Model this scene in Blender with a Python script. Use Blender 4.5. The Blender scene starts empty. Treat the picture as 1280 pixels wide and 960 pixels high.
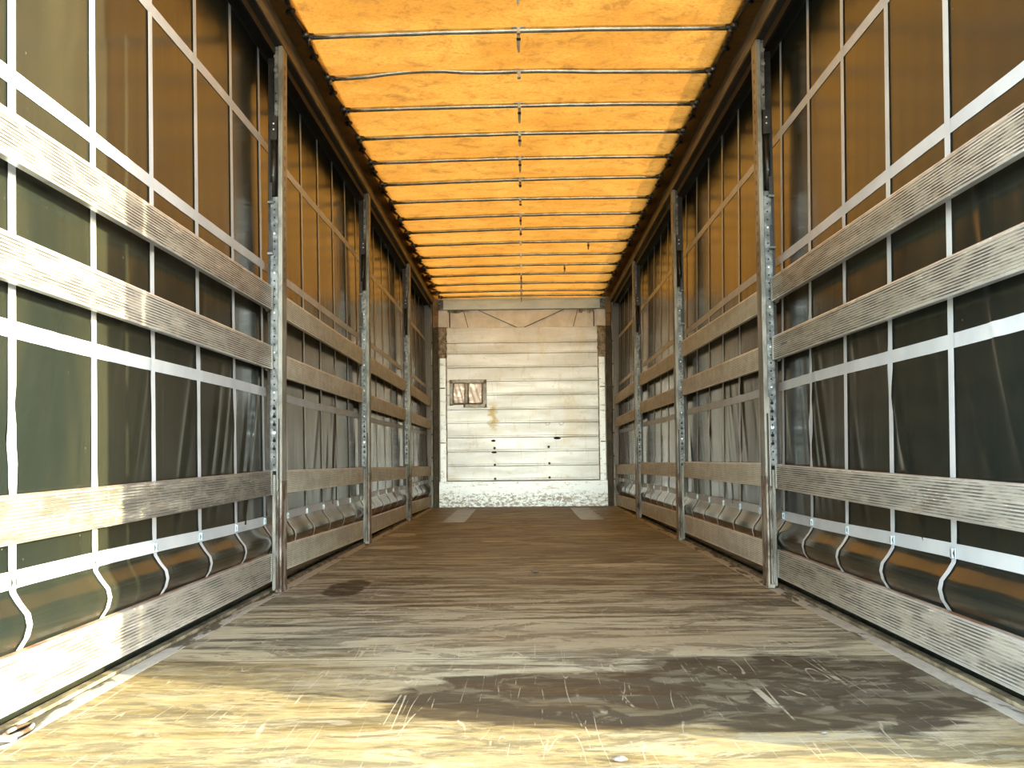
import bpy, math, random
from mathutils import Vector, Matrix

random.seed(7)
S = bpy.context.scene
COL = S.collection
H = 0.65                      # camera height above the trailer floor

# ------------------------------------------------------------------ camera
F, VX, VY, ROLL = 1500.0, 653.0, 573.0, math.radians(0.6)
pitch = math.atan((VY - 480) / F)
yaw = math.atan((VX - 640) / math.hypot(F, VY - 480))
fw = Vector((-math.sin(yaw), math.cos(yaw) * math.cos(pitch), math.cos(yaw) * math.sin(pitch)))
rt = fw.cross(Vector((0, 0, 1))).normalized()
up = rt.cross(fw)
rt, up = rt * math.cos(ROLL) - up * math.sin(ROLL), up * math.cos(ROLL) + rt * math.sin(ROLL)
cd = bpy.data.cameras.new('camera')
cam = bpy.data.objects.new('camera', cd)
COL.objects.link(cam)
cd.sensor_width = 36
cd.lens = F / 1280 * 36
cd.clip_start = 0.05
cam.matrix_world = Matrix(((rt.x, up.x, -fw.x, 0), (rt.y, up.y, -fw.y, 0), (rt.z, up.z, -fw.z, H), (0, 0, 0, 1)))
S.camera = cam

# ------------------------------------------------------------------ sky, sun, exposure
SUN_EL = math.radians(12.0)
SUN_DIR = Vector((-1, 0.53, 0)).normalized() * math.cos(SUN_EL) + Vector((0, 0, -math.sin(SUN_EL)))
w = bpy.data.worlds.new('world')
S.world = w
w.use_nodes = True
wn = w.node_tree
wn.nodes.clear()
sky = wn.nodes.new('ShaderNodeTexSky')
sky.sky_type = 'NISHITA'
sky.sun_disc = False
sky.sun_elevation = SUN_EL
sky.sun_rotation = math.atan2(-SUN_DIR.x, -SUN_DIR.y)
sky.air_density = 1.0
sky.dust_density = 0.3
hs = wn.nodes.new('ShaderNodeHueSaturation')
hs.inputs['Saturation'].default_value = 0.6
wn.links.new(sky.outputs[0], hs.inputs['Color'])
bg = wn.nodes.new('ShaderNodeBackground')
bg.inputs['Strength'].default_value = 1.35
wo = wn.nodes.new('ShaderNodeOutputWorld')
wn.links.new(hs.outputs[0], bg.inputs[0])
wn.links.new(bg.outputs[0], wo.inputs[0])
sl = bpy.data.lights.new('sun', 'SUN')
sl.energy = 12.0
sl.angle = math.radians(0.6)
sl.color = (1.0, 0.86, 0.52)
so = bpy.data.objects.new('sun', sl)
so.rotation_euler = SUN_DIR.to_track_quat('-Z', 'Y').to_euler()
so.location = (8, -4, 6)
COL.objects.link(so)
vs = S.view_settings
vs.view_transform = 'Standard'
vs.look = 'None'
vs.gamma = 1.0
vs.exposure = 1.02
S.cycles.max_bounces = 12
S.cycles.diffuse_bounces = 7
S.cycles.glossy_bounces = 5
S.cycles.transmission_bounces = 4
S.cycles.sample_clamp_indirect = 12.0


# ------------------------------------------------------------------ node helper
class NT:
    def __init__(s, name):
        s.m = bpy.data.materials.new(name)
        s.m.use_nodes = True
        s.t = s.m.node_tree
        s.t.nodes.clear()
        s.out = s.t.nodes.new('ShaderNodeOutputMaterial')
        g = s.t.nodes.new('ShaderNodeNewGeometry')
        s.P = g.outputs['Position']
        sp = s.t.nodes.new('ShaderNodeSeparateXYZ')
        s.t.links.new(s.P, sp.inputs[0])
        s.X, s.Y, s.Z = sp.outputs

    def put(s, sock, v):
        if v is None:
            return
        if isinstance(v, bpy.types.NodeSocket):
            s.t.links.new(v, sock)
        elif isinstance(v, (tuple, list)) and len(v) == 3 and len(sock.default_value) == 4:
            sock.default_value = (*v, 1)
        else:
            sock.default_value = v

    def math(s, op, a, b=None, c=None, clamp=False):
        n = s.t.nodes.new('ShaderNodeMath')
        n.operation = op
        n.use_clamp = clamp
        for i, v in enumerate((a, b, c)):
            s.put(n.inputs[i], v)
        return n.outputs[0]

    def mul(s, a, b): return s.math('MULTIPLY', a, b)
    def add(s, a, b, clamp=False): return s.math('ADD', a, b, clamp=clamp)
    def sub(s, a, b): return s.math('SUBTRACT', a, b)

    def sm(s, x, a, b, lo=0.0, hi=1.0):
        n = s.t.nodes.new('ShaderNodeMapRange')
        n.interpolation_type = 'SMOOTHSTEP'
        s.put(n.inputs[0], x)
        for i, v in enumerate((a, b, lo, hi)):
            n.inputs[i + 1].default_value = v
        return n.outputs[0]

    def scaled(s, sc, rot=(0, 0, 0), loc=(0, 0, 0)):
        n = s.t.nodes.new('ShaderNodeMapping')
        s.put(n.inputs['Vector'], s.P)
        n.inputs['Scale'].default_value = sc
        n.inputs['Rotation'].default_value = rot
        n.inputs['Location'].default_value = loc
        return n.outputs[0]

    def noise(s, vec, scale=1.0, det=4.0, rough=0.55, dist=0.0):
        n = s.t.nodes.new('ShaderNodeTexNoise')
        s.put(n.inputs['Vector'], vec)
        n.inputs['Scale'].default_value = scale
        n.inputs['Detail'].default_value = det
        n.inputs['Roughness'].default_value = rough
        n.inputs['Distortion'].default_value = dist
        return n.outputs['Fac']

    def vor(s, vec, scale=1.0, feature='DISTANCE_TO_EDGE'):
        n = s.t.nodes.new('ShaderNodeTexVoronoi')
        n.feature = feature
        s.put(n.inputs['Vector'], vec)
        n.inputs['Scale'].default_value = scale
        return n.outputs['Distance']

    def mix(s, f, a, b, blend='MIX'):
        n = s.t.nodes.new('ShaderNodeMix')
        n.data_type = 'RGBA'
        n.blend_type = blend
        s.put(n.inputs[0], f)
        s.put(n.inputs[6], a)
        s.put(n.inputs[7], b)
        return n.outputs[2]

    def bump(s, h, strength=0.3, dist=0.01):
        n = s.t.nodes.new('ShaderNodeBump')
        n.inputs['Strength'].default_value = strength
        n.inputs['Distance'].default_value = dist
        s.put(n.inputs['Height'], h)
        return n.outputs[0]

    def pbr(s, col, rough=0.5, metal=0.0, normal=None, spec=0.5, coat=None, coat_rough=0.2):
        n = s.t.nodes.new('ShaderNodeBsdfPrincipled')
        s.put(n.inputs['Base Color'], col)
        s.put(n.inputs['Roughness'], rough)
        s.put(n.inputs['Metallic'], metal)
        s.put(n.inputs['Specular IOR Level'], spec)
        if normal is not None:
            s.put(n.inputs['Normal'], normal)
        if coat:
            n.inputs['Coat Weight'].default_value = coat
            n.inputs['Coat Roughness'].default_value = coat_rough
        s.t.links.new(n.outputs[0], s.out.inputs[0])
        return n


def gauss(n, cx, cy, rx, ry, warp, amt):
    """soft-edged blotch on the floor, outline warped by noise"""
    dx = n.mul(n.sub(n.X, cx), 1 / rx)
    dy = n.mul(n.sub(n.Y, cy), 1 / ry)
    r = n.math('SQRT', n.add(n.mul(dx, dx), n.mul(dy, dy)))
    return n.add(r, n.mul(n.sub(warp, 0.5), amt))


# ------------------------------------------------------------------ materials
def mat_floor():
    n = NT('worn plywood deck')
    st = n.noise(n.scaled((1.3, 8, 1)), 1.0, 9, 0.74, 0.4)          # streaks across the deck
    st2 = n.noise(n.scaled((3.0, 40, 1), loc=(3, 1, 0)), 1.0, 4, 0.6)
    big = n.noise(n.scaled((0.9, 1.1, 1), loc=(5, 2, 0)), 1.0, 4, 0.6, 0.6)
    fine = n.noise(n.scaled((14, 30, 1)), 1.0, 5, 0.7)
    dark = (0.070, 0.068, 0.048)
    mid = (0.38, 0.395, 0.315)
    light = (0.46, 0.435, 0.30)
    c = n.mix(n.sm(st, 0.43, 0.55), dark, mid)
    nearer = n.sm(n.Y, 7.6, 3.4)                                     # most worn by the rear doors
    wear = n.math('MULTIPLY', n.sm(n.add(big, n.mul(nearer, 0.20)), 0.45, 0.68), n.sm(st, 0.36, 0.58))
    c = n.mix(n.mul(wear, 0.95), c, light)
    c = n.mix(n.mul(n.sm(st2, 0.5, 0.72), n.add(0.12, n.mul(nearer, 0.25))), c, (0.30, 0.26, 0.17))
    # worn wood at the threshold, sunlit yellow put into its colour, mostly left
    och = n.sm(n.add(n.add(n.Y, n.mul(n.X, 0.45)), n.mul(n.sub(big, 0.5), 1.6)), 3.95, 3.15)
    ochc = n.mix(n.sm(fine, 0.35, 0.65), (0.15, 0.104, 0.034), (0.29, 0.212, 0.076))
    c = n.mix(n.mul(och, 0.75), c, ochc)
    # bare pale band in front of the puddle
    band = n.sm(gauss(n, 0.25, 4.35, 1.0, 0.42, n.noise(n.scaled((2, 3, 1)), 1.0, 5), 1.4), 1.0, 0.35)
    c = n.mix(n.mul(band, n.sm(st, 0.3, 0.6, 0.25, 0.85)), c, (0.36, 0.31, 0.20))
    # dark soaked stains
    wp = n.noise(n.scaled((2.2, 4.5, 1), loc=(1, 7, 0)), 1.0, 6, 0.6, 0.5)
    g1 = gauss(n, 0.16, 3.32, 0.58, 0.40, wp, 0.9)
    g2 = gauss(n, 0.78, 3.42, 0.62, 0.56, wp, 0.9)
    pud = n.sm(n.math('MINIMUM', g1, g2), 1.03, 0.90)
    holes = n.sm(n.noise(n.scaled((5, 5, 1), rot=(0, 0, 0.6), loc=(4, 4, 0)), 1.0, 5, 0.65, 1.2), 0.50, 0.56)
    pud = n.mul(pud, n.sub(1.0, n.mul(holes, 0.28)))
    spot = n.sm(gauss(n, -0.90, 6.15, 0.11, 0.42, wp, 1.2), 1.0, 0.8)
    c = n.mix(n.mul(spot, 0.9), c, (0.018, 0.017, 0.014))
    fard = n.sm(n.add(n.noise(n.scaled((1.2, 0.9, 1), loc=(9, 0, 0)), 1.0, 5, 0.6, 0.5), n.sm(n.Y, 6.5, 10.5, 0, 0.10)), 0.50, 0.62)
    c = n.mix(n.mul(n.mul(fard, n.sm(n.Y, 5.2, 8.0)), 0.55), c, (0.045, 0.037, 0.022))
    # small burnt marks near the left front
    burn = n.mul(n.sm(n.noise(n.scaled((5, 22, 1), loc=(2, 9, 0)), 1.0, 3, 0.6), 0.66, 0.71), n.sm(gauss(n, -0.75, 3.1, 0.5, 0.45, wp, 0.5), 1.0, 0.5))
    c = n.mix(burn, c, (0.08, 0.035, 0.02))
    fd = n.mul(n.sm(n.Y, 6.0, 9.5), n.sm(st2, 0.36, 0.60))  # far deck lightened in its colour, standing in for the roof's reflection
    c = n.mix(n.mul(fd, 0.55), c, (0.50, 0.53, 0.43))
    for px_, py_, rx_, ry_ in ((-1.05, 10.4, 0.13, 0.30), (-0.98, 8.95, 0.22, 0.22), (-0.25, 9.5, 0.10, 0.08), (0.6, 7.3, 0.35, 0.16)):
        c = n.mix(n.mul(n.sm(gauss(n, px_, py_, rx_, ry_, wp, 1.0), 1.0, 0.75), 0.7), c, (0.62, 0.64, 0.54))
    pat = n.noise(n.scaled((2.4, 5.0, 1), rot=(0, 0, 0.25), loc=(11, 5, 0)), 1.0, 9, 0.72, 0.7)
    pat2 = n.noise(n.scaled((4.5, 10.0, 1), rot=(0, 0, -0.35), loc=(1, 15, 0)), 1.0, 9, 0.75, 1.0)
    c = n.mix(n.mul(n.sm(pat, 0.49, 0.45), 0.55), c, (0.075, 0.068, 0.045))
    c = n.mix(n.mul(n.sm(pat2, 0.53, 0.57), n.add(0.15, n.mul(nearer, 0.25))), c, (0.40, 0.375, 0.27))
    hf = n.noise(n.scaled((16, 70, 1), loc=(8, 3, 0)), 1.0, 6, 0.8)
    c = n.mix(n.mul(n.sm(hf, 0.44, 0.34), 0.45), c, (0.07, 0.058, 0.036))
    c = n.mix(n.mul(n.sm(hf, 0.56, 0.68), 0.35), c, (0.42, 0.38, 0.27))
    c = n.mix(n.mul(pud, 0.93), c, (0.042, 0.033, 0.021))
    # scratches in several directions
    scr = None
    for i, (rz, sx, sy, th) in enumerate(((0.30, 7.0, 0.35, 0.0045), (-0.45, 9.0, 0.5, 0.005), (0.75, 10.0, 0.5, 0.005), (-0.9, 9.0, 0.45, 0.0035), (-0.15, 12.0, 0.6, 0.006))):
        v = n.scaled((sx, sy, 1), rot=(0, 0, rz), loc=(i * 3.1, i, 0))
        e = n.sm(n.math('ABSOLUTE', n.sub(n.noise(v, 1.0, 1, 0.4, 0.0), 0.5)), th, th * 0.3)
        msk = n.sm(n.noise(n.scaled((2.3, 2.3, 1), loc=(i * 5, i * 2, 0)), 1.0, 4, 0.7), 0.52, 0.60)
        e = n.mul(e, msk)
        scr = e if scr is None else n.math('MAXIMUM', scr, e)
    c = n.mix(n.mul(scr, n.add(0.18, n.mul(nearer, 0.42))), c, (0.50, 0.46, 0.33))
    # panel joints across the deck
    fr = n.math('FRACT', n.mul(n.sub(n.Y, 3.945), 1 / 1.42))
    dj = n.math('MINIMUM', fr, n.sub(1.0, fr))
    joint = n.sm(dj, 0.0045, 0.0015)
    c = n.mix(n.mul(joint, 0.75), c, (0.035, 0.028, 0.018))
    jl = n.mul(n.sm(n.math('ABSOLUTE', n.sub(fr, 0.012)), 0.008, 0.002), n.sm(st, 0.42, 0.6))
    c = n.mix(n.mul(jl, 0.75), c, (0.52, 0.47, 0.33))
    rg = n.add(n.sm(st, 0.3, 0.7, 0.42, 0.62), n.mul(wear, 0.12))
    rg = n.sub(rg, n.mul(pud, 0.05))
    n.pbr(c, rg, 0, n.bump(n.add(n.add(st, n.mul(fine, 0.35)), n.mul(joint, -1.5)), 0.35, 0.004), spec=0.20)
    return n.m


def mat_slat(k=1.0):
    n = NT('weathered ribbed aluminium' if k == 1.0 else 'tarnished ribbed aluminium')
    lng = n.noise(n.scaled((6, 0.9, 22)), 1.0, 5, 0.6, 0.3)
    blot = n.noise(n.scaled((3, 2.0, 7), loc=(1, 2, 3)), 1.0, 4, 0.65, 0.8)
    cross = n.noise(n.scaled((1, 26, 3)), 1.0, 3, 0.6)
    chips = n.noise(n.scaled((1, 24, 60), loc=(6, 0, 1)), 1.0, 5, 0.75, 0.6)
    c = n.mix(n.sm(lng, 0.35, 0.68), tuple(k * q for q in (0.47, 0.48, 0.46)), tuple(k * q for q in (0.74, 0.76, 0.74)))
    c = n.mix(n.mul(n.sm(blot, 0.52, 0.66), 0.55), c, (0.28, 0.23, 0.17))
    c = n.mix(n.mul(n.sm(cross, 0.60, 0.70), 0.30), c, (0.75, 0.74, 0.70))
    chip = n.sm(chips, 0.60, 0.66)
    c = n.mix(n.mul(chip, 0.8), c, (0.82, 0.79, 0.68))
    met = n.sub(n.sm(blot, 0.40, 0.66, 0.62, 0.42), n.mul(chip, 0.35))
    n.pbr(c, n.sm(lng, 0.3, 0.7, 0.40, 0.27), met, n.bump(n.add(chips, n.mul(cross, 0.5)), 0.18, 0.002))
    return n.m


def mat_edge():
    n = NT('rust-stained slat edge')
    a = n.noise(n.scaled((20, 5, 20)), 1.0, 5, 0.7)
    c = n.mix(n.sm(a, 0.4, 0.62), (0.30, 0.17, 0.09), (0.52, 0.47, 0.38))
    n.pbr(c, 0.6, 0.35, n.bump(a, 0.5, 0.003))
    return n.m


def mat_curtain():
    n = NT('dark pvc curtain')
    sp = n.noise(n.P, 60.0, 2, 0.7)
    dust = n.noise(n.scaled((1, 1.6, 0.8)), 1.0, 5, 0.6, 0.5)
    c = n.mix(n.sm(dust, 0.35, 0.7), (0.010, 0.014, 0.012), (0.024, 0.026, 0.017))
    c = n.mix(n.mul(n.sm(sp, 0.72, 0.78), 0.35), c, (0.30, 0.29, 0.24))
    wv = n.noise(n.scaled((1, 5.5, 0.7), rot=(0.35, 0, 0)), 1.0, 3, 0.5, 0.6)
    p = n.pbr(c, n.sm(dust, 0.3, 0.7, 0.15, 0.22), 0, n.bump(wv, 0.10, 0.02), spec=0.28)
    p.inputs['Sheen Weight'].default_value = 0.008
    p.inputs['Sheen Roughness'].default_value = 0.5
    p.inputs['Sheen Tint'].default_value = (0.80, 0.74, 0.50, 1)
    return n.m


def mat_strap():
    n = NT('pale grey webbing')
    a = n.noise(n.scaled((4, 4, 4)), 1.0, 4)
    c = n.mix(n.sm(a, 0.35, 0.7), (0.44, 0.49, 0.53), (0.54, 0.59, 0.62))
    n.pbr(c, 0.42, 0, n.bump(n.noise(n.P, 250.0, 1), 0.1, 0.001), spec=0.5)
    return n.m


def mat_simple(name, a, b, scale, rough=0.5, metal=0.0, lo=0.4, hi=0.62, stretch=(1, 1, 1), bump=0.2, spec=0.5):
    n = NT(name)
    f = n.noise(n.scaled(tuple(scale * k for k in stretch)), 1.0, 5, 0.65, 0.3)
    n.pbr(n.mix(n.sm(f, lo, hi), a, b), rough, metal, n.bump(f, bump, 0.003), spec=spec)
    return n.m


def mat_roof():
    n = NT('orange translucent roof tarpaulin')
    a = n.noise(n.scaled((1.2, 1.5, 1)), 1.0, 5, 0.65, 0.6)
    b = n.noise(n.scaled((6, 6, 1)), 1.0, 9, 0.85, 0.5)
    wv = n.noise(n.scaled((45, 45, 1)), 1.0, 4, 0.8)
    c = n.mix(n.sm(a, 0.35, 0.68), (0.255, 0.098, 0.0125), (0.330, 0.136, 0.0215))
    c = n.mix(n.mul(n.sm(b, 0.47, 0.66), 0.90), c, (0.125, 0.052, 0.009))
    c = n.mix(n.mul(n.sm(wv, 0.48, 0.62), 0.50), c, (0.13, 0.052, 0.009))
    tr = n.t.nodes.new('ShaderNodeBsdfTranslucent')
    n.put(tr.inputs['Color'], c)
    df = n.t.nodes.new('ShaderNodeBsdfDiffuse')
    n.put(df.inputs['Color'], n.mix(0.5, c, (0.42, 0.27, 0.11)))
    ms = n.t.nodes.new('ShaderNodeMixShader')
    ms.inputs[0].default_value = 0.35
    n.t.links.new(tr.outputs[0], ms.inputs[1])
    n.t.links.new(df.outputs[0], ms.inputs[2])
    n.t.links.new(ms.outputs[0], n.out.inputs[0])
    return n.m


def mat_frontwall():
    n = NT('scuffed cream front wall boards')
    a = n.noise(n.scaled((1.6, 1, 9)), 1.0, 6, 0.65, 0.4)
    b = n.noise(n.scaled((2.2, 1, 1.5), loc=(3, 0, 1)), 1.0, 5, 0.7, 0.8)
    mk = n.noise(n.scaled((9, 1, 22), loc=(0, 0, 4)), 1.0, 4, 0.7, 0.4)
    c = n.mix(n.sm(a, 0.35, 0.65), (0.70, 0.76, 0.77), (0.80, 0.86, 0.89))
    c = n.mix(n.mul(n.sm(b, 0.50, 0.68), 0.42), c, (0.66, 0.60, 0.42))
    c = n.mix(n.mul(n.sm(mk, 0.64, 0.72), 0.55), c, (0.34, 0.29, 0.21))
    mk2 = n.noise(n.scaled((5, 1, 5), loc=(7, 0, 2)), 1.0, 8, 0.78, 0.5)
    c = n.mix(n.mul(n.sm(mk2, 0.54, 0.66), 0.40), c, (0.52, 0.47, 0.33))
    vv = n.noise(n.scaled((30, 1, 2.2), loc=(1, 0, 2)), 1.0, 3, 0.6)
    c = n.mix(n.mul(n.sm(vv, 0.62, 0.72), 0.35), c, (0.50, 0.45, 0.30))
    # yellow drip stain left of centre
    dx = n.math('ABSOLUTE', n.add(n.X, n.sub(0.40, n.mul(n.sub(mk, 0.5), 0.25))))
    drip = n.mul(n.sm(dx, 0.07, 0.01), n.mul(n.sm(n.Z, 1.45, 1.3), n.sm(n.Z, 0.95, 1.15)))
    c = n.mix(n.mul(drip, 0.85), c, (0.50, 0.38, 0.12))
    n.pbr(c, n.sm(a, 0.3, 0.7, 0.42, 0.34), 0.55, n.bump(a, 0.06, 0.004), spec=0.5)
    return n.m


def mat_kick():
    n = NT('scraped white kick plate')
    a = n.noise(n.scaled((17, 1, 32)), 1.0, 8, 0.8, 0.5)
    b = n.noise(n.scaled((4, 1, 26), loc=(2, 0, 0)), 1.0, 5, 0.7, 0.3)
    low = n.sm(n.Z, 0.26, 0.10, 0.0, 0.10)
    c = n.mix(n.sm(n.add(a, low), 0.57, 0.64), (0.82, 0.90, 0.93), (0.30, 0.30, 0.26))
    c = n.mix(n.mul(n.sm(b, 0.56, 0.66), 0.6), c, (0.30, 0.28, 0.20))
    n.pbr(c, 0.38, 0.65, n.bump(a, 0.15, 0.003))
    return n.m


def mat_trim():
    n = NT('flaking pale paint on deck edge')
    a = n.noise(n.scaled((10, 2.2, 1)), 1.0, 5, 0.6, 0.5)
    b = n.noise(n.scaled((30, 12, 1)), 1.0, 4, 0.6)
    c = n.mix(n.sm(a, 0.40, 0.45), (0.10, 0.095, 0.065), (0.46, 0.47, 0.41))
    c = n.mix(n.mul(n.sm(b, 0.45, 0.7), 0.4), c, (0.24, 0.20, 0.14))
    n.pbr(c, 0.6, 0.1, n.bump(n.add(a, b), 0.3, 0.003))
    return n.m


M = dict(
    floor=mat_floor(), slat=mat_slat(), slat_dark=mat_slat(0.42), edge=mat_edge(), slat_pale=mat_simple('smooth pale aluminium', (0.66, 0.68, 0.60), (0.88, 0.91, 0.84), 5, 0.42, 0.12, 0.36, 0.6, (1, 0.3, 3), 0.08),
    grime_pale=mat_simple('light dust in grooves', (0.40, 0.40, 0.33), (0.62, 0.63, 0.55), 9, 0.6),
    grime=mat_simple('packed groove grime', (0.12, 0.11, 0.085), (0.42, 0.40, 0.33), 14, 0.7, 0.0, stretch=(1, 0.4, 2)), curtain=mat_curtain(), strap=mat_strap(),
    roof=mat_roof(), front=mat_frontwall(), kick=mat_kick(), trim=mat_trim(),
    steel=mat_simple('galvanised steel', (0.15, 0.155, 0.135), (0.33, 0.34, 0.30), 9, 0.42, 0.35, stretch=(1, 1, 0.4)),
    rusty=mat_simple('rust-worn steel', (0.10, 0.065, 0.04), (0.44, 0.42, 0.36), 16, 0.6, 0.3, 0.38, 0.60, (1, 1, 0.45), 0.5),
    plate=mat_simple('perforated zinc strip', (0.10, 0.115, 0.12), (0.27, 0.30, 0.30), 20, 0.38, 0.45),
    dark=mat_simple('black painted steel', (0.012, 0.013, 0.012), (0.035, 0.034, 0.030), 14, 0.35, 0.2),
    hole=mat_simple('shadow black of holes and gaps', (0.006, 0.006, 0.006), (0.012, 0.012, 0.012), 10, 0.8, 0),  # black discs and strips standing in for the shade inside holes and gaps
    rail=mat_simple('brown timber-look rail face', (0.13, 0.10, 0.06), (0.30, 0.25, 0.155), 7, 0.45, 0.1, 0.36, 0.66, (1, 0.35, 6), 0.3),
    track=mat_simple('grimy dark track', (0.022, 0.025, 0.020), (0.060, 0.062, 0.048), 9, 0.7, 0.0, spec=0.1),
    hem=mat_simple('grey green roof hem', (0.36, 0.38, 0.30), (0.50, 0.52, 0.42), 8, 0.55),
    bow=mat_simple('dull steel tube', (0.40, 0.42, 0.38), (0.60, 0.62, 0.56), 8, 0.27, 0.85),
    cream=mat_simple('cream painted steel', (0.66, 0.67, 0.62), (0.80, 0.83, 0.80), 5, 0.40, 0.45, 0.35, 0.65),
    beam=mat_simple('grey painted header', (0.47, 0.59, 0.66), (0.60, 0.73, 0.80), 5, 0.36, 0.5, 0.35, 0.65, (0.6, 1, 2)),
    corner=mat_simple('olive grimed corner post', (0.050, 0.045, 0.028), (0.10, 0.09, 0.058), 7, 0.5, 0.3),
    tan=mat_simple('tan corner reflection and seams', (0.27, 0.19, 0.10), (0.40, 0.31, 0.19), 7, 0.5, 0.2),
    pad=mat_simple('frayed grey corner pad', (0.30, 0.31, 0.28), (0.62, 0.64, 0.58), 17, 0.6, 0.4, bump=0.8),
    tape=mat_simple('grey duct tape', (0.34, 0.36, 0.34), (0.52, 0.54, 0.50), 24, 0.4, 0.5),
    foil=mat_simple('crumpled notice film', (0.50, 0.43, 0.38), (0.85, 0.84, 0.80), 9, 0.30, 0.5, 0.45, 0.60, (1, 1, 1.6), 0.6),
    ledge=mat_simple('dirt-caked rail ledge', (0.13, 0.105, 0.06), (0.36, 0.31, 0.20), 12, 0.75, 0.0, stretch=(1, 0.6, 1), bump=0.9),
    insert=mat_simple('grey checker floor plate', (0.24, 0.24, 0.21), (0.36, 0.36, 0.32), 6, 0.40, 0.4),
    stone=mat_simple('pale grit', (0.09, 0.085, 0.075), (0.20, 0.19, 0.165), 60, 0.8),
    seal=mat_simple('black rubber seal', (0.008, 0.009, 0.010), (0.014, 0.015, 0.015), 9, 0.6, spec=0.2),
    wall_out=mat_simple('white outer panel', (0.55, 0.55, 0.53), (0.65, 0.65, 0.63), 3, 0.5),
    ground=mat_simple('concrete yard', (0.22, 0.21, 0.19), (0.34, 0.32, 0.29), 1.2, 0.85),
)


# ------------------------------------------------------------------ mesh helpers
class MB:
    """collects shapes for ONE mesh object"""
    def __init__(s):
        s.v, s.f, s.mi, s.sm = [], [], [], []
        s.cur = 0

    def face(s, idx, smooth=False):
        s.f.append(idx)
        s.mi.append(s.cur)
        s.sm.append(smooth)

    def box(s, a, b, m=None):
        if m is not None:
            s.cur = m
        x0, y0, z0 = (min(a[i], b[i]) for i in range(3))
        x1, y1, z1 = (max(a[i], b[i]) for i in range(3))
        o = len(s.v)
        s.v += [(x0, y0, z0), (x1, y0, z0), (x1, y1, z0), (x0, y1, z0), (x0, y0, z1), (x1, y0, z1), (x1, y1, z1), (x0, y1, z1)]
        for q in ((0, 3, 2, 1), (4, 5, 6, 7), (0, 1, 5, 4), (1, 2, 6, 5), (2, 3, 7, 6), (3, 0, 4, 7)):
            s.face([o + i for i in q])

    def tube(s, pts, r, n=10, m=None, cap=True):
        if m is not None:
            s.cur = m
        pts = [Vector(p) for p in pts]
        rs = r if isinstance(r, (list, tuple)) else [r] * len(pts)
        o = len(s.v)
        for i, p in enumerate(pts):
            d = (pts[min(i + 1, len(pts) - 1)] - pts[max(i - 1, 0)]).normalized()
            a = d.cross(Vector((0, 0, 1)))
            if a.length < 1e-4:
                a = d.cross(Vector((0, 1, 0)))
            a.normalize()
            b = a.cross(d)
            for k in range(n):
                t = 2 * math.pi * k / n
                s.v.append(tuple(p + a * math.cos(t) * rs[i] + b * math.sin(t) * rs[i]))
        for i in range(len(pts) - 1):
            for k in range(n):
                s.face([o + i * n + k, o + i * n + (k + 1) % n, o + (i + 1) * n + (k + 1) % n, o + (i + 1) * n + k], True)
        if cap:
            s.face([o + k for k in range(n)][::-1])
            s.face([o + (len(pts) - 1) * n + k for k in range(n)])

    def extrude(s, prof, axis, a, b, m=None, mats=None):
        """closed 2D profile swept along an axis; profile is in the other two axes in xyz order"""
        if m is not None:
            s.cur = m
        o = len(s.v)
        n = len(prof)
        def P(p, t):
            q = list(p)
            q.insert(axis, t)
            return tuple(q)
        s.v += [P(p, a) for p in prof] + [P(p, b) for p in prof]
        for i in range(n):
            j = (i + 1) % n
            if mats:
                s.cur = mats[i]
            s.face([o + i, o + j, o + n + j, o + n + i])
        s.face([o + i for i in range(n)][::-1])
        s.face([o + n + i for i in range(n)])

    def grid(s, P, nu, nv, m=None, smooth=True):
        if m is not None:
            s.cur = m
        o = len(s.v)
        for i in range(nu + 1):
            for j in range(nv + 1):
                s.v.append(P(i / nu, j / nv))
        for i in range(nu):
            for j in range(nv):
                a = o + i * (nv + 1) + j
                s.face([a, a + nv + 1, a + nv + 2, a + 1], smooth)

    def mesh(s, name, mats):
        me = bpy.data.meshes.new(name)
        me.from_pydata(s.v, [], s.f)
        for m in mats:
            me.materials.append(M[m])
        me.polygons.foreach_set('material_index', s.mi)
        me.polygons.foreach_set('use_smooth', s.sm)
        me.update()
        return me


def fix_normals(me):
    import bmesh
    bm = bmesh.new()
    bm.from_mesh(me)
    bmesh.ops.recalc_face_normals(bm, faces=bm.faces)
    bm.to_mesh(me)
    bm.free()


def obj(name, mb, mats, parent=None, loc=(0, 0, 0), bevel=0.0, solid=0.0, recalc=True):
    me = mb.mesh(name, mats if isinstance(mats, (list, tuple)) else [mats]) if isinstance(mb, MB) else mb
    if isinstance(mb, MB) and recalc:
        fix_normals(me)
    o = bpy.data.objects.new(name, me)
    o.location = loc
    COL.objects.link(o)
    if parent:
        o.parent = parent
    if solid:
        md = o.modifiers.new('solid', 'SOLIDIFY')
        md.thickness = solid
        md.offset = 0
    if bevel:
        md = o.modifiers.new('bevel', 'BEVEL')
        md.width = bevel
        md.segments = 2
        md.limit_method = 'ANGLE'
    return o


def tag(o, label, cat, group=None):
    o['label'] = label
    o['category'] = cat
    if group:
        o['group'] = group
    return o


def thing(name, label, cat, loc=(0, 0, 0), group=None):
    o = bpy.data.objects.new(name, None)
    o.empty_display_size = 0.05
    o.location = loc
    COL.objects.link(o)
    return tag(o, label, cat, group)


def struct(name, mb, mats, **k):
    o = obj(name, mb, mats, **k)
    o['kind'] = 'structure'
    return o


def part(name, mats, parent, fn, **k):
    b = MB()
    fn(b)
    return obj(name, b, mats, parent, **k)


def copy_tree(root, loc, label):
    r = root.copy()
    COL.objects.link(r)
    r.location = loc
    r['label'] = label
    for ch in root.children:
        c = ch.copy()
        COL.objects.link(c)
        c.parent = r
        for g in ch.children:
            d = g.copy()
            COL.objects.link(d)
            d.parent = c
    return r


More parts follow.
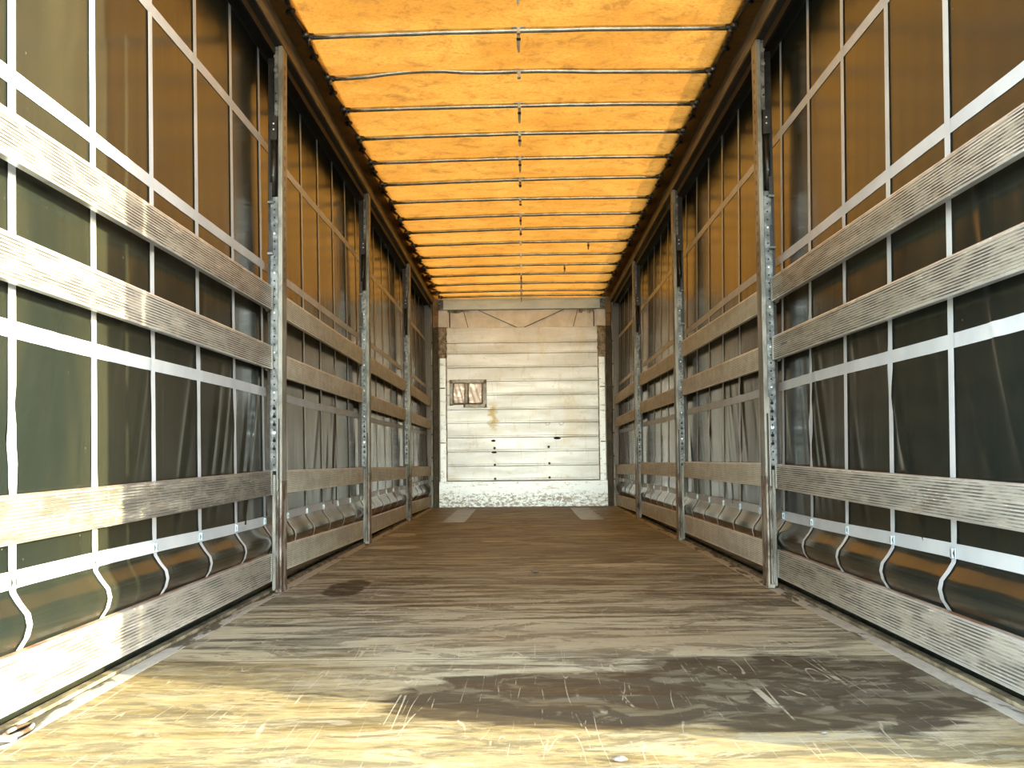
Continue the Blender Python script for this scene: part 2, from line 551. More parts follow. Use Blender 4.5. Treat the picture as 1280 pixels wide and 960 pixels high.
REAR, FRONT = 2.56, 16.2
POSTS = (5.95, 9.34, 12.75)
SIDES = ((-1, 'left'), (1, 'right'))

# ------------------------------------------------------------------ structure
b = MB()
b.box((-1.195, REAR - 0.04, -0.03), (1.195, FRONT, 0.0))
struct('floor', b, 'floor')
b = MB()
b.box((-40, -40, -1.25), (40, 50, -1.2))
struct('ground', b, 'ground')

for s, side in SIDES:
    b = MB()
    # deck edge: flaking flat strip, narrow groove, raised dirty ledge
    prof = [(1.195, -0.03), (1.195, 0.001), (1.252, 0.001), (1.252, -0.010), (1.262, -0.010), (1.264, 0.008), (1.292, 0.008), (1.292, -0.12), (1.24, -0.12), (1.24, -0.03)]
    prof = [(s * x, z) for x, z in prof]
    b.extrude(prof, 1, REAR - 0.04, FRONT, mats=[0, 0, 1, 1, 1, 1, 1, 1, 1, 0])
    struct('trim_%d' % (1 if s < 0 else 2), b, ['trim', 'ledge'])
    b = MB()      # rear door post
    b.box((s * 1.205, REAR - 0.14, -0.1), (s * 1.29, REAR, 2.9))
    b.box((s * 1.17, REAR - 0.14, 2.60), (s * 1.205, REAR - 0.02, 2.75))
    struct('trim_%d' % (3 if s < 0 else 4), b, 'cream', bevel=0.004)
b = MB()
b.box((-1.2, REAR - 0.12, 2.75), (1.2, REAR - 0.0, 2.90))
struct('trim_5', b, 'cream', bevel=0.004)

# ceiling tarpaulin: sags between the bows and bears on them
BOWS = [  # (Y at left end, Y at right end) measured at the rail
    (2.95, 2.91), (3.60, 3.55), (4.24, 4.19),
    (5.42, 5.36), (6.08, 6.025), (6.765, 6.71), (7.39, 7.335), (8.05, 7.965), (8.72, 8.63), (9.42, 9.26), (10.08, 9.99),
    (10.79, 10.63), (11.44, 11.27), (12.13, 11.98), (12.86, 12.73), (13.54, 13.40), (14.20, 14.05), (14.90, 14.80), (15.56, 15.48), (16.02, 15.96)]
BOWS.insert(3, (4.84, 4.79))


def zbow(y):
    return 2.845 - 0.02 * max(0, min(1, (y - 6) / 10))


def roof_pt(u, v):
    y = REAR - 0.10 + (FRONT + 0.245 - REAR) * u
    x = -1.235 + 2.47 * v
    ys = [l + (r - l) * v for l, r in BOWS]
    d = 0.0
    for a, c in zip([REAR] + ys, ys + [FRONT + .05]):
        if a <= y < c:
            t = (y - a) / (c - a)
            d = math.sin(math.pi * t) ** 1.0 * 0.004
    z = zbow(y) + 0.022 - d * (1 - abs(x) ** 4 * 0.3) + 0.004 * (1 - x * x) + 0.0015 * math.sin(9 * x + 5 * y) * math.sin(4.3 * y)
    if y > 15.0 and x > 0:
        z += 0.006 * math.sin((y + x * 2.2) * 26) * (y - 15) * min(1, x)
    return (x, y, z)


b = MB()
b.grid(roof_pt, 340, 40)
struct('ceiling', b, 'roof')


# ------------------------------------------------------------------ front wall
def wall_front():
    zs = [2.425, 2.214, 2.07, 1.879, 1.693, 1.505, 1.312, 1.129, 0.933, 0.742, 0.55, 0.355]
    b = MB()
    prof = []
    for i, (t, lo) in enumerate(zip(zs[:-1], zs[1:])):
        prof += [(FRONT + 0.003, t - 0.004), (FRONT + 0.003, lo + 0.030), (FRONT - 0.006, lo + 0.024), (FRONT - 0.006, lo + 0.006), (FRONT + 0.012, lo + 0.004)]
    prof += [(FRONT + 0.05, zs[-1]), (FRONT + 0.05, zs[0])]
    b.extrude(prof, 0, -1.02, 1.02)
    root = struct('wall_front', b, 'front')
    f = FRONT
    # solid wall behind, outer face
    part('outer_panel', 'wall_out', root, lambda m: (m.box((-1.288, f + 0.055, -0.12), (1.288, f + 0.13, 2.83)), m.box((-1.40, f + 0.132, -0.20), (1.40, f + 0.17, 2.90))))
    part('kick_plate', 'kick', root, lambda m: m.box((-1.135, f - 0.022, 0.001), (1.135, f + 0.05, 0.345)), bevel=0.003)
    part('header_beam', 'beam', root, lambda m: (m.box((-1.10, f - 0.05, 2.665), (1.10, f + 0.05, 2.795)), m.box((-1.13, f - 0.02, 2.80), (1.13, f + 0.05, 2.825))), bevel=0.004)
    for s in (-1, 1):
        def endp(m):
            m.box((s * 1.135, f - 0.056, 2.66), (s * 1.06, f - 0.045, 2.80), 0)
            for z in (2.69, 2.73, 2.77):
                m.tube([(s * 1.115, f - 0.062, z), (s * 1.115, f - 0.055, z)], 0.007, 8, 1)
        part('beam_end_plate', ['plate', 'hole'], root, endp)
    # recessed upper field with the V gusset and the bent panels
    part('upper_panel', 'cream', root, lambda m: m.box((-1.02, f + 0.02, 2.425), (1.02, f + 0.05, 2.665)))
    def vg(m):
        m.extrude([(-0.586, 2.664), (0.570, 2.664), (0.035, 2.428), (-0.070, 2.428)], 1, f - 0.004, f + 0.02)
    part('gusset_plate', 'cream', root, vg, bevel=0.002)
    for s, cx in ((-1, -0.73), (1, 0.70)):
        def rib(m):
            m.extrude([(cx - 0.006, 2.43), (cx + 0.006, 2.43), (cx + 0.006 - s * 0.0 + s * 0.06, 2.66), (cx - 0.006 + s * 0.06, 2.66)], 1, f + 0.014, f + 0.021)
        part('seam', 'tan', root, rib)
        a0, a1 = ((-0.590, 2.664), (-0.070, 2.424)) if s < 0 else ((0.574, 2.664), (0.035, 2.424))
        part('gusset_fold', 'corner', root, lambda m: m.tube([(a0[0], f - 0.004, a0[1]), (a1[0], f - 0.004, a1[1])], 0.0045, 6))
        part('side_block', 'cream', root, lambda m: m.box((s * 1.135, f - 0.02, 2.43), (s * 1.005, f + 0.04, 2.663)), bevel=0.004)
        part('gap_strip', 'hole', root, lambda m: m.box((s * 0.985, f + 0.008, 2.43), (s * 0.972, f + 0.021, 2.66)))
        def crumb(m):
            for k in range(6):
                x = s * (0.78 + 0.05 * k + random.uniform(-.02, .02))
                m.box((x, f + 0.005, 2.655 - random.uniform(0.01, 0.05)), (x + 0.05, f + 0.02, 2.665))
        part('torn_foam', 'pad', root, crumb)
        # frayed pad, then pale angle profile down to the kick plate
        def pad(m):
            def P(u, v):
                z = 2.01 + 0.41 * u
                x = 1.022 + 0.115 * v + 0.006 * math.sin(z * 61)
                return (s * x, f - 0.018 - 0.008 * math.sin(z * 37 + v * 4) * math.sin(math.pi * v), z)
            m.grid(P, 24, 6)
        part('corner_pad', 'pad', root, pad, solid=0.012)
        def ang(m):
            m.box((s * 1.035, f - 0.03, 0.347), (s * 1.112, f + 0.01, 2.01), 0)
            m.box((s * 1.022, f - 0.012, 0.347), (s * 1.035, f + 0.01, 2.01), 1)
            for z in (0.86, 1.60):
                m.box((s * 1.045, f - 0.033, z), (s * 1.112, f - 0.028, z + 0.012), 2)
        part('corner_angle', ['kick', 'pad', 'hole'], root, ang)
        def cp(m):
            m.box((s * 1.137, f - 0.04, 0.0), (s * 1.205, f + 0.05, 2.43), 0)
            m.box((s * 1.137, f - 0.045, 2.43), (s * 1.205, f + 0.05, 2.60), 1)  # upper sections: reflected brown put into the post's colour as tan
            m.box((s * 1.137, f - 0.045, 2.605), (s * 1.205, f + 0.05, 2.81), 1)
        part('corner_post', ['corner', 'tan'], root, cp, bevel=0.003)
        def cs(m):
            m.box((s * 1.212, f - 0.06, 0.0), (s * 1.232, f + 0.05, 2.75), 0)
            for z in [0.35 + 0.31 * k for k in range(7)]:
                m.box((s * 1.210, f - 0.064, z), (s * 1.232, f - 0.059, z + 0.02), 1)
        part('curtain_post', ['steel', 'hole'], root, cs)
    # rivets, slotted drain holes
    for x, z in [(-0.385, 0.79), (-0.383, 0.565), (-0.381, 0.378), (0.345, 0.80), (0.352, 0.578), (0.352, 0.388)]:
        part('rivet', 'dark', root, lambda m: m.tube([(x, f - 0.014, z), (x, f - 0.002, z)], [0.014, 0.018], 12))
    for x, z, wd in [(-0.40, 0.89, 0.030), (-0.39, 0.735, 0.036), (0.46, 0.915, 0.05)]:
        part('slotted_hole', 'hole', root, lambda m: m.extrude([(x + wd * math.cos(t * math.pi / 8), z + 0.016 * math.sin(t * math.pi / 8)) for t in range(16)], 1, f - 0.002, f + 0.01))
    for x in (0.335, 0.52):
        def ring(m):
            m.tube([(x + 0.028 * math.cos(t * math.pi / 8), f + 0.0, 1.12 + 0.028 * math.sin(t * math.pi / 8)) for t in range(17)], 0.004, 6)
        part('ring_mark', 'pad', root, ring)


wall_front()

# taped notice on the front wall
nt = thing('taped_notice', 'two crumpled notice sheets framed in grey tape on the cream end wall', 'notice', (-0.74, FRONT - 0.008, 1.35))


def strip(name, x0, x1, z0, z1, mt, y=0.0):
    b = MB()
    b.grid(lambda u, v: (x0 + (x1 - x0) * u, y - 0.004 + 0.003 * math.sin(17 * u + 9 * v) * (1 if mt == 'foil' else 0.3), z0 + (z1 - z0) * v), 10, 10)
    return obj(name, b, mt, nt, solid=0.004)


strip('sheet', -0.20, -0.035, 0.03, 0.34, 'foil', 0.002)
strip('sheet', 0.0, 0.20, 0.03, 0.34, 'foil', 0.002)
strip('tape_strip', -0.245, 0.255, 0.325, 0.37, 'tape', -0.006)
strip('tape_strip', -0.245, -0.205, 0.02, 0.335, 'tape', -0.004)
strip('tape_strip', -0.035, 0.0, 0.03, 0.335, 'tape', -0.004)
strip('tape_strip', 0.20, 0.255, 0.0, 0.335, 'tape', -0.004)
strip('tape_strip', -0.06, 0.255, -0.005, 0.035, 'tape', -0.006)


# ------------------------------------------------------------------ roof rails
for s, side in SIDES:
    rr = thing('roof_rail', 'long brown roof rail above the %s curtain wall' % side, 'roof rail', (s * 1.24, REAR, 2.75), 'roof rails')
    ox, oy, oz = s * 1.24, REAR, 2.75
    L = FRONT + 0.131 - REAR
    def prof(b, pts, m, y0=0.0, y1=L):
        b.extrude([(s * x - ox, z - oz) for x, z in pts], 1, y0, y1, m)
    b = MB()
    prof(b, [(1.200, 2.762), (1.196, 2.800), (1.203, 2.806), (1.200, 2.868), (1.225, 2.868), (1.225, 2.762)], 0)
    obj('rail_face', b, 'rail', rr)
    b = MB()
    prof(b, [(1.2, 2.870), (1.175, 2.874), (1.172, 2.868), (1.150, 2.872), (1.118, 2.880), (1.118, 2.892), (1.36, 2.90), (1.36, 2.78), (1.30, 2.78), (1.30, 2.83), (1.226, 2.83), (1.226, 2.872)], 0)
    obj('roof_track', b, 'track', rr)
    b = MB()
    prof(b, [(1.117, 2.872), (1.117, 2.883), (1.088, 2.879), (1.088, 2.868)], 0)
    obj('roof_hem', b, 'hem', rr)
    b = MB()
    prof(b, [(1.232, 2.70), (1.232, 2.79), (1.360, 2.79), (1.360, 2.68), (1.350, 2.68), (1.350, 2.755), (1.245, 2.755), (1.245, 2.70)], 0)
    prof(b, [(1.245, 2.735), (1.245, 2.755), (1.206, 2.765), (1.206, 2.752)], 0)
    obj('curtain_track', b, 'seal', rr)
    # folding links between the bow ends
    ys = [(l if s < 0 else r) for l, r in BOWS]
    for a, c in zip(ys[:-1], ys[1:]):
        g = c - a
        b = MB()
        q = lambda yy, x, z: (s * x - ox, yy - oy, z - oz)
        m1 = a + g * 0.5
        b.tube([q(a + 0.02, 1.098, 2.852), q(a + g * 0.32, 1.125, 2.858)], 0.007, 6)
        b.tube([q(a + g * 0.30, 1.112, 2.856), q(m1, 1.112, 2.856)], 0.011, 6)
        b.tube([q(m1 - .01, 1.100, 2.850), q(m1 + .02, 1.135, 2.850)], 0.013, 8)
        b.tube([q(m1, 1.125, 2.858), q(c - 0.03, 1.100, 2.852)], 0.007, 6)
        obj('folding_link', b, 'dark', rr)

# ------------------------------------------------------------------ roof bows
def pz(px, y):                      # photo length at depth y to metres
    return px / 1500.0 * y


n_b = len(BOWS)
ORD = ['first', 'second', 'third', 'fourth', 'fifth', 'sixth', 'seventh', 'eighth', 'ninth', 'tenth', 'eleventh', 'twelfth', 'thirteenth', 'fourteenth', 'fifteenth', 'sixteenth', 'seventeenth', 'eighteenth', 'nineteenth', 'twentieth', 'twenty-first']
# index in BOWS -> (x of the hanging tab, its length)
TABS = {3: (0.0, .10), 4: (0.0, .12), 5: (0.0, .115), 7: (0.0, .11), 8: (0.0, .085), 9: (0.0, .10), 10: (0.0, .06), 11: (0.0, .035), 12: (0.0, .09), 13: (0.0, .06), 14: (0.68, .09), 16: (0.49, .09), 17: (0.0, .16), 18: (0.0, .15), 19: (0.0, .15)}
for i, (yl, yr) in enumerate(BOWS):
    k = n_b - i
    zc = zbow(yl) - 0.005
    extra = ''
    if i == 6:
        extra = 'kinked '
    if i == 14:
        extra = 'thin side-tabbed '
    place = ('closest to the end wall' if k == 1 else '%s counted from the end wall' % ORD[k - 1])
    t = thing('roof_bow', '%ssteel roof bow tube under orange tarp, %s' % (extra, place), 'roof bow', (0, (yl + yr) / 2, zc), 'roof bows across the ceiling')
    dy = (yr - yl) / 2
    pts = []
    for q in range(21):
        x = -1.075 + 2.15 * q / 20
        z = 0.010 * (1 - (x / 1.075) ** 2)
        if i == 6:
            z += 0.030 * math.exp(-((x + 0.55) / 0.28) ** 2) + 0.012 * math.exp(-((x - 0.1) / 0.3) ** 2)
        z += random.uniform(-.0012, .0012)
        pts.append((x, dy * x / 1.075, z))
    b = MB()
    b.tube(pts, 0.0155, 12)
    obj('tube', b, 'bow', t)
    for s in (-1, 1):
        b = MB()
        y = dy * s
        b.tube([(s * 1.06, y, 0), (s * 1.115, y, 0.004)], 0.019, 8, 0)
        b.box((s * 1.09, y - 0.035, -0.012), (s * 1.118, y + 0.035, 0.022), 0)
        o = obj('end_bracket', b, 'dark', t, bevel=0.003)
        b = MB()
        b.tube([(s * 1.085, y - 0.035, -0.004), (s * 1.100, y - 0.052, -0.004)], 0.009, 8)
        b.tube([(s * 1.075, y - 0.018, -0.018), (s * 1.085, y - 0.020, -0.030)], 0.008, 8)
        obj('bolt', b, 'plate', o)
    xt, ln = TABS.get(i, (0.0, 0))
    b = MB()
    b.box((-0.036, -0.02, 0.0185), (0.036, 0.02, 0.0225))
    b.extrude([(-0.019, -0.02), (0.019, -0.02), (0.019, 0.020), (-0.019, 0.020)], 0, -0.009, 0.009)
    obj('centre_clip', b, 'beam', t)
    if ln:
        b = MB()
        wv = 0.0085
        b.extrude([(-wv, -0.012), (wv, -0.012), (wv, -ln * .8), (0.003, -ln), (-0.003, -ln), (-wv, -ln * .8)], 1, -0.019, -0.0165, 0)
        b.box((-0.011, -0.022, -0.052), (0.011, -0.0155, -0.038), 1)
        o = obj('hanging_tab', b, ['steel', 'hole'], t)
        o.location = (xt, dy * xt / 1.075 , 0)

# ------------------------------------------------------------------ curtains
rs = random.Random(11)
FOLDS = {}
for s in (-1, 1):
    fl = []
    for k in range(55):
        fl.append((rs.uniform(2.6, 16.2), rs.uniform(0.28, 0.62), rs.uniform(0.014, 0.032), rs.uniform(0.002, 0.0065) * rs.choice((1, 1, -1)), rs.uniform(0.35, 1.2), rs.uniform(0.25, 0.6)))
    for y0 in ((4.05, 5.05, 5.2, 5.6, 5.75) if s < 0 else (3.2, 4.15, 5.2, 5.32, 5.42)):
        fl.append((y0, 0.45, 0.022, 0.007, 0.75, 0.45))
    FOLDS[s] = fl
PROFILE = [(-0.18, 1.306), (0.06, 1.306), (0.115, 1.303), (0.155, 1.290), (0.188, 1.271), (0.215, 1.254), (0.245, 1.247), (0.272, 1.253), (0.30, 1.275), (0.325, 1.295), (0.345, 1.301), (0.40, 1.302), (2.75, 1.302)]


def base_x(z):
    for (z0, x0), (z1, x1) in zip(PROFILE[:-1], PROFILE[1:]):
        if z <= z1:
            t = max(0, (z - z0) / (z1 - z0))
            return x0 + (x1 - x0) * t
    return PROFILE[-1][1]


def cx(s, y, z, flat=False):
    x = base_x(z) + max(0.0, z - 0.36) * 0.0165 - 0.008 * max(0, min(1, (z - 0.30) / 0.05))
    if flat or z < 0.36:
        x += 0.0025 * math.sin(2.1 * y + 1.3 * s) * (1 if z > 0.36 else 0.6)
        if 0.18 < z < 0.36:
            x += 0.004 * math.sin(10.65 * (y - 3.03)) * math.sin((z - .18) / .18 * math.pi)
        return min(x, 1.309)
    d = 0.0
    for y0, kk, wd, am, zc, zr in FOLDS[s]:
        t = y - (y0 + kk * (z - 0.75))
        if abs(t) < wd * 3 and abs(z - zc) < zr:
            d += am * math.exp(-(t / wd) ** 2) * math.cos((z - zc) / zr * math.pi / 2) ** 2
    if z > 1.5:
        d += 0.0003 * math.sin(38 * y + 2 * z + 3 * math.sin(3 * y)) * (2.75 - z)
    x += 0.0025 * math.sin(2.1 * y + 1.3 * s)
    return x - max(-0.006, min(0.010, d))


ZS = [-0.18, 0.06, 0.10, 0.13, 0.155, 0.172, 0.188, 0.202, 0.215, 0.230, 0.245, 0.258, 0.272, 0.286, 0.30, 0.312, 0.325, 0.335, 0.345, 0.36] + [0.40 + 0.05 * k for k in range(48)]
STRAPS_Y = [3.03 - 0.0 + 0.59 * k for k in range(23)]
STRAPS_Y = [y for y in STRAPS_Y if y < FRONT - .05]
HZ = (2.285, 1.645, 0.995, 0.355)
for s, side in SIDES:
    root = thing('side_curtain', 'dark glossy %s side curtain with a grid of pale grey straps' % side, 'curtain', (s * 1.302, REAR, -0.18), 'side curtains')
    ox, oy, oz = s * 1.302, REAR, -0.18
    b = MB()
    ny = 560
    b.grid(lambda u, v: (s * cx(s, REAR + (FRONT + .14 - REAR) * u, ZS[round(v * (len(ZS) - 1))]) - ox, (FRONT + .14 - REAR) * u, ZS[round(v * (len(ZS) - 1))] - oz), ny, len(ZS) - 1)
    obj('curtain_sheet', b, 'curtain', root, recalc=False)
    for hz in HZ:
        b = MB()
        def P(u, v):
            y = REAR + (FRONT + .11 - REAR) * u
            z = hz - 0.0225 + 0.045 * v + 0.004 * math.sin(1.7 * y + hz * 5)
            return (s * (cx(s, y, z, z < .4) - 0.0025) - ox, y - oy, z - oz)
        b.grid(P, ny, 3)
        obj('horizontal_strap', b, 'strap', root, recalc=False)
    for y0 in STRAPS_Y:
        if s > 0:
            y0 += 0.02 if y0 > 3.2 else -0.09
        w0 = 0.024
        zz = [z for z in ZS if z > -0.15]
        b = MB()
        def P(u, v):
            z = zz[round(v * (len(zz) - 1))]
            ww = w0 if z > 0.36 else 0.020
            y = y0 + (2 * u - 1) * ww
            return (s * (cx(s, y, z) - 0.004) - ox, y - oy, z - oz)
        b.grid(P, 3, len(zz) - 1)
        obj('vertical_strap', b, 'strap', root, recalc=False)
        b = MB()
        X = lambda d: s * (cx(s, y0, 0.355, True) - d) - ox
        zc, yc = 0.352 - oz, y0 - oy
        b.box((X(0.004), yc - 0.020, zc - 0.017), (X(0.008), yc + 0.020, zc + 0.017), 0)
        for q in (-1, 1):
            b.extrude([(yc + q * 0.017, zc - 0.011), (yc + q * 0.017, zc + 0.011), (yc + q * 0.004, zc)], 0, X(0.0078), X(0.0095), 1)
        b.box((X(0.0078), yc - 0.0035, zc - 0.014), (X(0.012), yc + 0.0035, zc + 0.014), 0)
        obj('buckle', b, ['beam', 'dark'], root)

# ------------------------------------------------------------------ slats
def slat_mb(L, hgt):
    """hollow-look ribbed plank: ribbed face toward +X, origin at lower near end"""
    b = MB()
    nr = 11 if hgt < 0.13 else 12
    prof, mats = [(-0.024, 0.0), (-0.001, 0.0), (0.0, 0.006)], [0, 0, 0]
    st = (hgt - 0.016) / nr
    for k in range(nr):
        z = 0.008 + k * st
        prof += [(-0.0034, z), (-0.0034, z + st * 0.26), (0.0004, z + st * 0.40), (0.0004, z + st * 0.90)]
        mats += [1, 1, 0, 1]
    prof += [(0.0, hgt - 0.006), (-0.002, hgt), (-0.024, hgt)]
    mats += [0, 2, 0]
    b.extrude(prof, 1, 0, L, mats=mats)
    return b


def slat_cap_mb(y, hgt):
    b = MB()
    b.box((-0.025, y - 0.008, 0.002), (0.0035, y + 0.008, hgt - 0.002))
    return b


BAYS = [(REAR + 0.02, 5.925), (6.085, 9.315), (9.475, 12.725), (12.885, 16.12)]
HT = (0.119, 0.117, 0.120, 0.136)
BOT = {
    -1: [[(1.392, 1.400), (1.394, 1.393), (1.372, 1.374), (1.375, 1.358)],
         [(1.094, 1.104), (1.084, 1.096), (1.066, 1.066), (1.066, 1.058)],
         [(0.450, 0.482), (0.482, 0.472), (0.474, 0.448), (0.462, 0.430)],
         [(0.048, 0.060), (0.086, 0.048), (0.052, 0.034), (0.050, 0.020)]],
    1: [[(1.390, 1.413), (1.395, 1.425), (1.380, 1.405), (1.378, 1.358)],
        [(1.100, 1.122), (1.100, 1.125), (1.095, 1.110), (1.072, 1.054)],
        [(0.448, 0.488), (0.493, 0.492), (0.484, 0.474), (0.462, 0.430)],
        [(0.045, 0.056), (0.078, 0.068), (0.072, 0.052), (0.050, 0.016)]],
}
ROWS = ('top row', 'second row', 'third row', 'lowest row')
ROWW_FAR = ('cream', 'pale smooth', 'pale', 'broad dull')
ROWW = ('brownish', 'pale', 'scratched', 'broad dull')
BAYN = ('bay nearest the camera', 'second bay', 'third bay', 'bay beside the end wall')
proto = {}
for bi, (ya, yb) in enumerate(BAYS):
    for ri in range(4):
        L = yb - ya
        for s, side in SIDES:
            zn, zf = BOT[s][ri][bi]
            tarn = (bi, ri, s) == (0, 2, -1)
            key = (bi, ri, tarn)
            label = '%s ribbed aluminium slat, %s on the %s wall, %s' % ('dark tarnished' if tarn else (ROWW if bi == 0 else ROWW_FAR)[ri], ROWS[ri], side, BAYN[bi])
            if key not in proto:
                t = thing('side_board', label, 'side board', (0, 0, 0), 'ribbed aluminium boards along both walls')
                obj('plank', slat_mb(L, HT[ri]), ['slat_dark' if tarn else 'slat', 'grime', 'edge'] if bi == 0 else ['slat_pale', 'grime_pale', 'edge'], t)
                obj('end_cap', slat_cap_mb(0.004, HT[ri]), 'steel', t)
                obj('end_cap', slat_cap_mb(L - 0.004, HT[ri]), 'steel', t)
                proto[key] = t
            else:
                t = copy_tree(proto[key], (0, 0, 0), label)
            ang = math.atan2(zf - zn, L)
            if s < 0:
                t.location = (-1.24, ya, zn)
                t.rotation_euler = (ang, 0, 0)
            else:      # turned round so the ribs face inside again
                t.location = (1.24, yb, zf)
                t.rotation_euler = (ang * -1, 0, math.pi)

# ------------------------------------------------------------------ sliding posts
def make_post(s, side, y, label):
    t = thing('sliding_post', label, 'post', (s * 1.225, y, 0.0), 'sliding posts between the slats')
    ox, oy = s * 1.225, y
    def bx(m, x0, x1, y0, y1, z0, z1, mi=0):
        m.box((s * x0 - ox, y0, z0), (s * x1 - ox, y1, z1), mi)
    b = MB()
    bx(b, 1.196, 1.217, 0.0, 0.012, 0.55, 2.748)
    bx(b, 1.196, 1.201, 0.012, 0.105, 0.55, 2.748)
    bx(b, 1.196, 1.217, 0.105, 0.117, 0.55, 2.748)
    for k in range(22):
        z = 1.55 + 0.052 * k
        bx(b, 1.1955, 1.1970, 0.055, 0.068, z, z + 0.022, 1)
    obj('upright', b, ['steel', 'hole'], t, bevel=0.002)
    b = MB()   # outer web that carries the slat pockets
    bx(b, 1.226, 1.278, 0.045, 0.085, 0.37, 2.70)
    bx(b, 1.226, 1.243, 0.045, 0.085, 0.012, 0.37)
    obj('web', b, 'dark', t)
    b = MB()
    bx(b, 1.219, 1.254, 0.006, 0.012, 0.60, 1.975, 0)
    bx(b, 1.252, 1.256, 0.006, 0.045, 0.60, 1.975, 0)
    z = 0.63
    k = 0
    while z < 1.96:
        big = 0.70 < z < 0.93
        r = 0.0085 if big else 0.0048
        c = s * 1.236 - ox
        b.tube([(c, 0.0045, z), (c, 0.0065, z)], r, 10, 2 if k % 5 == 4 else 1)
        if big:
            bx(b, 1.2335, 1.2385, 0.0045, 0.0065, z, z + 0.018, 1)
        z += 0.040
        k += 1
    obj('perforated_strip', b, ['plate', 'hole', 'kick'], t)
    b = MB()
    bx(b, 1.218, 1.236, -0.004, 0.016, 2.385, 2.735, 0)
    bx(b, 1.218, 1.252, -0.010, 0.02, 2.722, 2.742, 0)
    tb = obj('top_bar', b, 'kick' if False else 'plate', t, bevel=0.002)
    for zz in (2.69, 2.62, 2.50, 2.46):
        b = MB()
        c = s * (1.230 if zz > 2.6 else 1.227) - ox
        b.tube([(c, -0.014, zz), (c, -0.003, zz)], 0.009 if zz > 2.6 else 0.005, 8)
        obj('bolt', b, 'dark' if zz < 2.6 else 'steel', tb)
    b = MB()
    bx(b, 1.222, 1.258, -0.014, 0.04, 2.262, 2.385, 0)
    for zz in (2.345, 2.315):
        c = s * 1.238 - ox
        b.tube([(c, -0.0155, zz), (c, -0.0135, zz)], 0.005, 8, 1)
    obj('latch_box', b, ['dark', 'kick'], t, bevel=0.003)
    b = MB()
    b.tube([(s * 1.242 - ox, 0.010, 2.262), (s * 1.244 - ox, 0.010, 1.98)], 0.016, 12, 0)
    b.tube([(s * 1.242 - ox, 0.006, 2.085), (s * 1.242 - ox, -0.012, 2.080)], 0.006, 8, 1)
    obj('lock_cylinder', b, ['dark', 'plate'], t)
    for z0, z1 in ((1.945, 2.045), (1.685, 1.80)):
        b = MB()
        bx(b, 1.244, 1.264, -0.018, 0.03, z0, z1, 0)
        bx(b, 1.240, 1.268, -0.022, 0.03, z0 - 0.006, z0 + 0.006, 1)
        obj('lock_bracket', b, ['dark', 'plate'], t, bevel=0.002)
    # lever lying in its channel and the worn foot
    b = MB()
    bx(b, 1.206, 1.214, -0.008, 0.004, 0.50, 0.86, 0)
    bx(b, 1.214, 1.222, -0.012, 0.004, 0.50, 0.94, 1)
    obj('release_lever', b, ['dark', 'steel'], t, bevel=0.002)
    b = MB()
    bx(b, 1.196, 1.206, -0.006, 0.13, 0.006, 0.55, 0)
    bx(b, 1.212, 1.218, -0.010, 0.10, 0.006, 0.56, 0)
    bx(b, 1.221, 1.226, -0.004, 0.10, 0.006, 0.53, 0)
    bx(b, 1.206, 1.221, 0.006, 0.10, 0.008, 0.50, 1)
    bx(b, 1.194, 1.228, -0.014, 0.14, 0.004, 0.022, 0)
    bx(b, 1.196, 1.205, -0.014, -0.004, 0.16, 0.34, 0)
    obj('foot', b, ['rusty', 'dark'], t, bevel=0.002)
    b = MB()
    bx(b, 1.228, 1.243, 0.002, 0.010, 0.012, 0.58, 0)
    obj('lower_channel', b, 'steel', t)
    b = MB()
    bx(b, 1.214, 1.24, 0.02, 0.10, 2.748, 2.765, 0)
    obj('top_roller', b, 'dark', t)
    bi = POSTS.index(y)
    for ri in range(4):
        za = BOT[s][ri][bi][1]
        zb = BOT[s][ri][bi + 1][0]
        for z, ya, yb in ((za, -0.05, 0.045), (zb, 0.085, 0.165)):
            if ri == 3 and z < 0.06:
                z = 0.06
            b = MB()
            bx(b, 1.2665, 1.271, ya, yb, z - 0.006, min(z + HT[ri] + 0.004, 0.180 if ri == 3 else 9))
            obj('slat_pocket', b, 'steel', t)
    return t


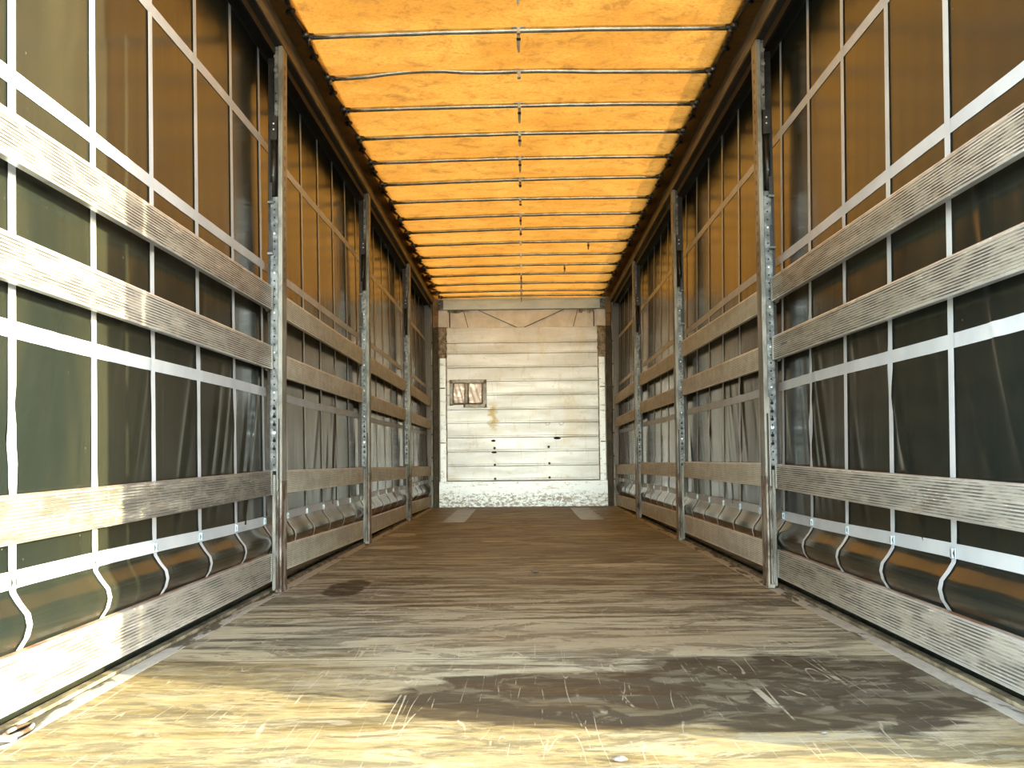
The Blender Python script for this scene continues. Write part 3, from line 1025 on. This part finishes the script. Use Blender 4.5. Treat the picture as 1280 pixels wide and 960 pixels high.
PN = ('nearest the camera', 'second from the camera', 'farthest from the camera')
for s, side in SIDES:
    for i, y in enumerate(POSTS):
        make_post(s, side, y, 'steel sliding post with perforated strip, %s wall, %s' % (side, PN[i]))

# ------------------------------------------------------------------ loose and inset floor things
for k, (x0, x1, y0, y1) in enumerate(((-0.84, -0.61, 12.40, 15.45), (0.60, 0.84, 12.60, 15.65))):
    b = MB()
    b.box((x0, y0, 0.0005), (x1, y1, 0.004))
    tag(obj('floor_plate', b, 'insert', bevel=0.001), 'grey metal strip plate on the %s of the deck before the end wall' % ('left' if k == 0 else 'right'), 'floor plate', 'metal plates on the far floor')

# lashing ring folded in its pocket in the left deck edge
t = thing('lashing_ring', 'folded steel lashing ring on the left deck edge close to the camera', 'lashing ring', (-1.222, 2.90, 0.0015))
b = MB()
b.extrude([(0.026 * math.cos(a * math.pi / 10), 0.105 * math.sin(a * math.pi / 10)) for a in range(20)], 2, -0.0005, 0.0015)
obj('pocket', b, 'dark', t)
b = MB()
b.tube([(0.019 * math.cos(a * math.pi / 12), 0.075 * math.sin(a * math.pi / 12) + 0.02, 0.007) for a in range(25)], 0.0055, 8, cap=False)
obj('ring', b, 'rusty', t)
b = MB()
b.box((-0.026, -0.075, 0.0015), (0.026, -0.045, 0.013))
obj('hinge_block', b, 'rusty', t, bevel=0.002)

PEB = [(0.20, 2.615, 0.011, 'grey grit stone at the deck end, right of the middle'),
       (0.694, 2.85, 0.006, 'small pale stone lying on the dark stain'),
       (0.06, 6.87, 0.014, 'small light crumb on the middle of the deck joint')]
for x, y, r, lab in PEB:
    b = MB()
    def P(u, v):
        th, ph = 2 * math.pi * u, math.pi * v
        k = 1 + 0.18 * math.sin(3 * th + 2 * ph) * math.sin(ph)
        return (r * 1.5 * k * math.cos(th) * math.sin(ph), r * k * math.sin(th) * math.sin(ph), r * 0.7 * (1 - math.cos(ph) * 1.0) * 0.8)
    b.grid(P, 14, 8)
    tag(obj('pebble', b, 'stone', loc=(x, y, 0.0)), lab, 'pebble', 'pebbles on the deck')
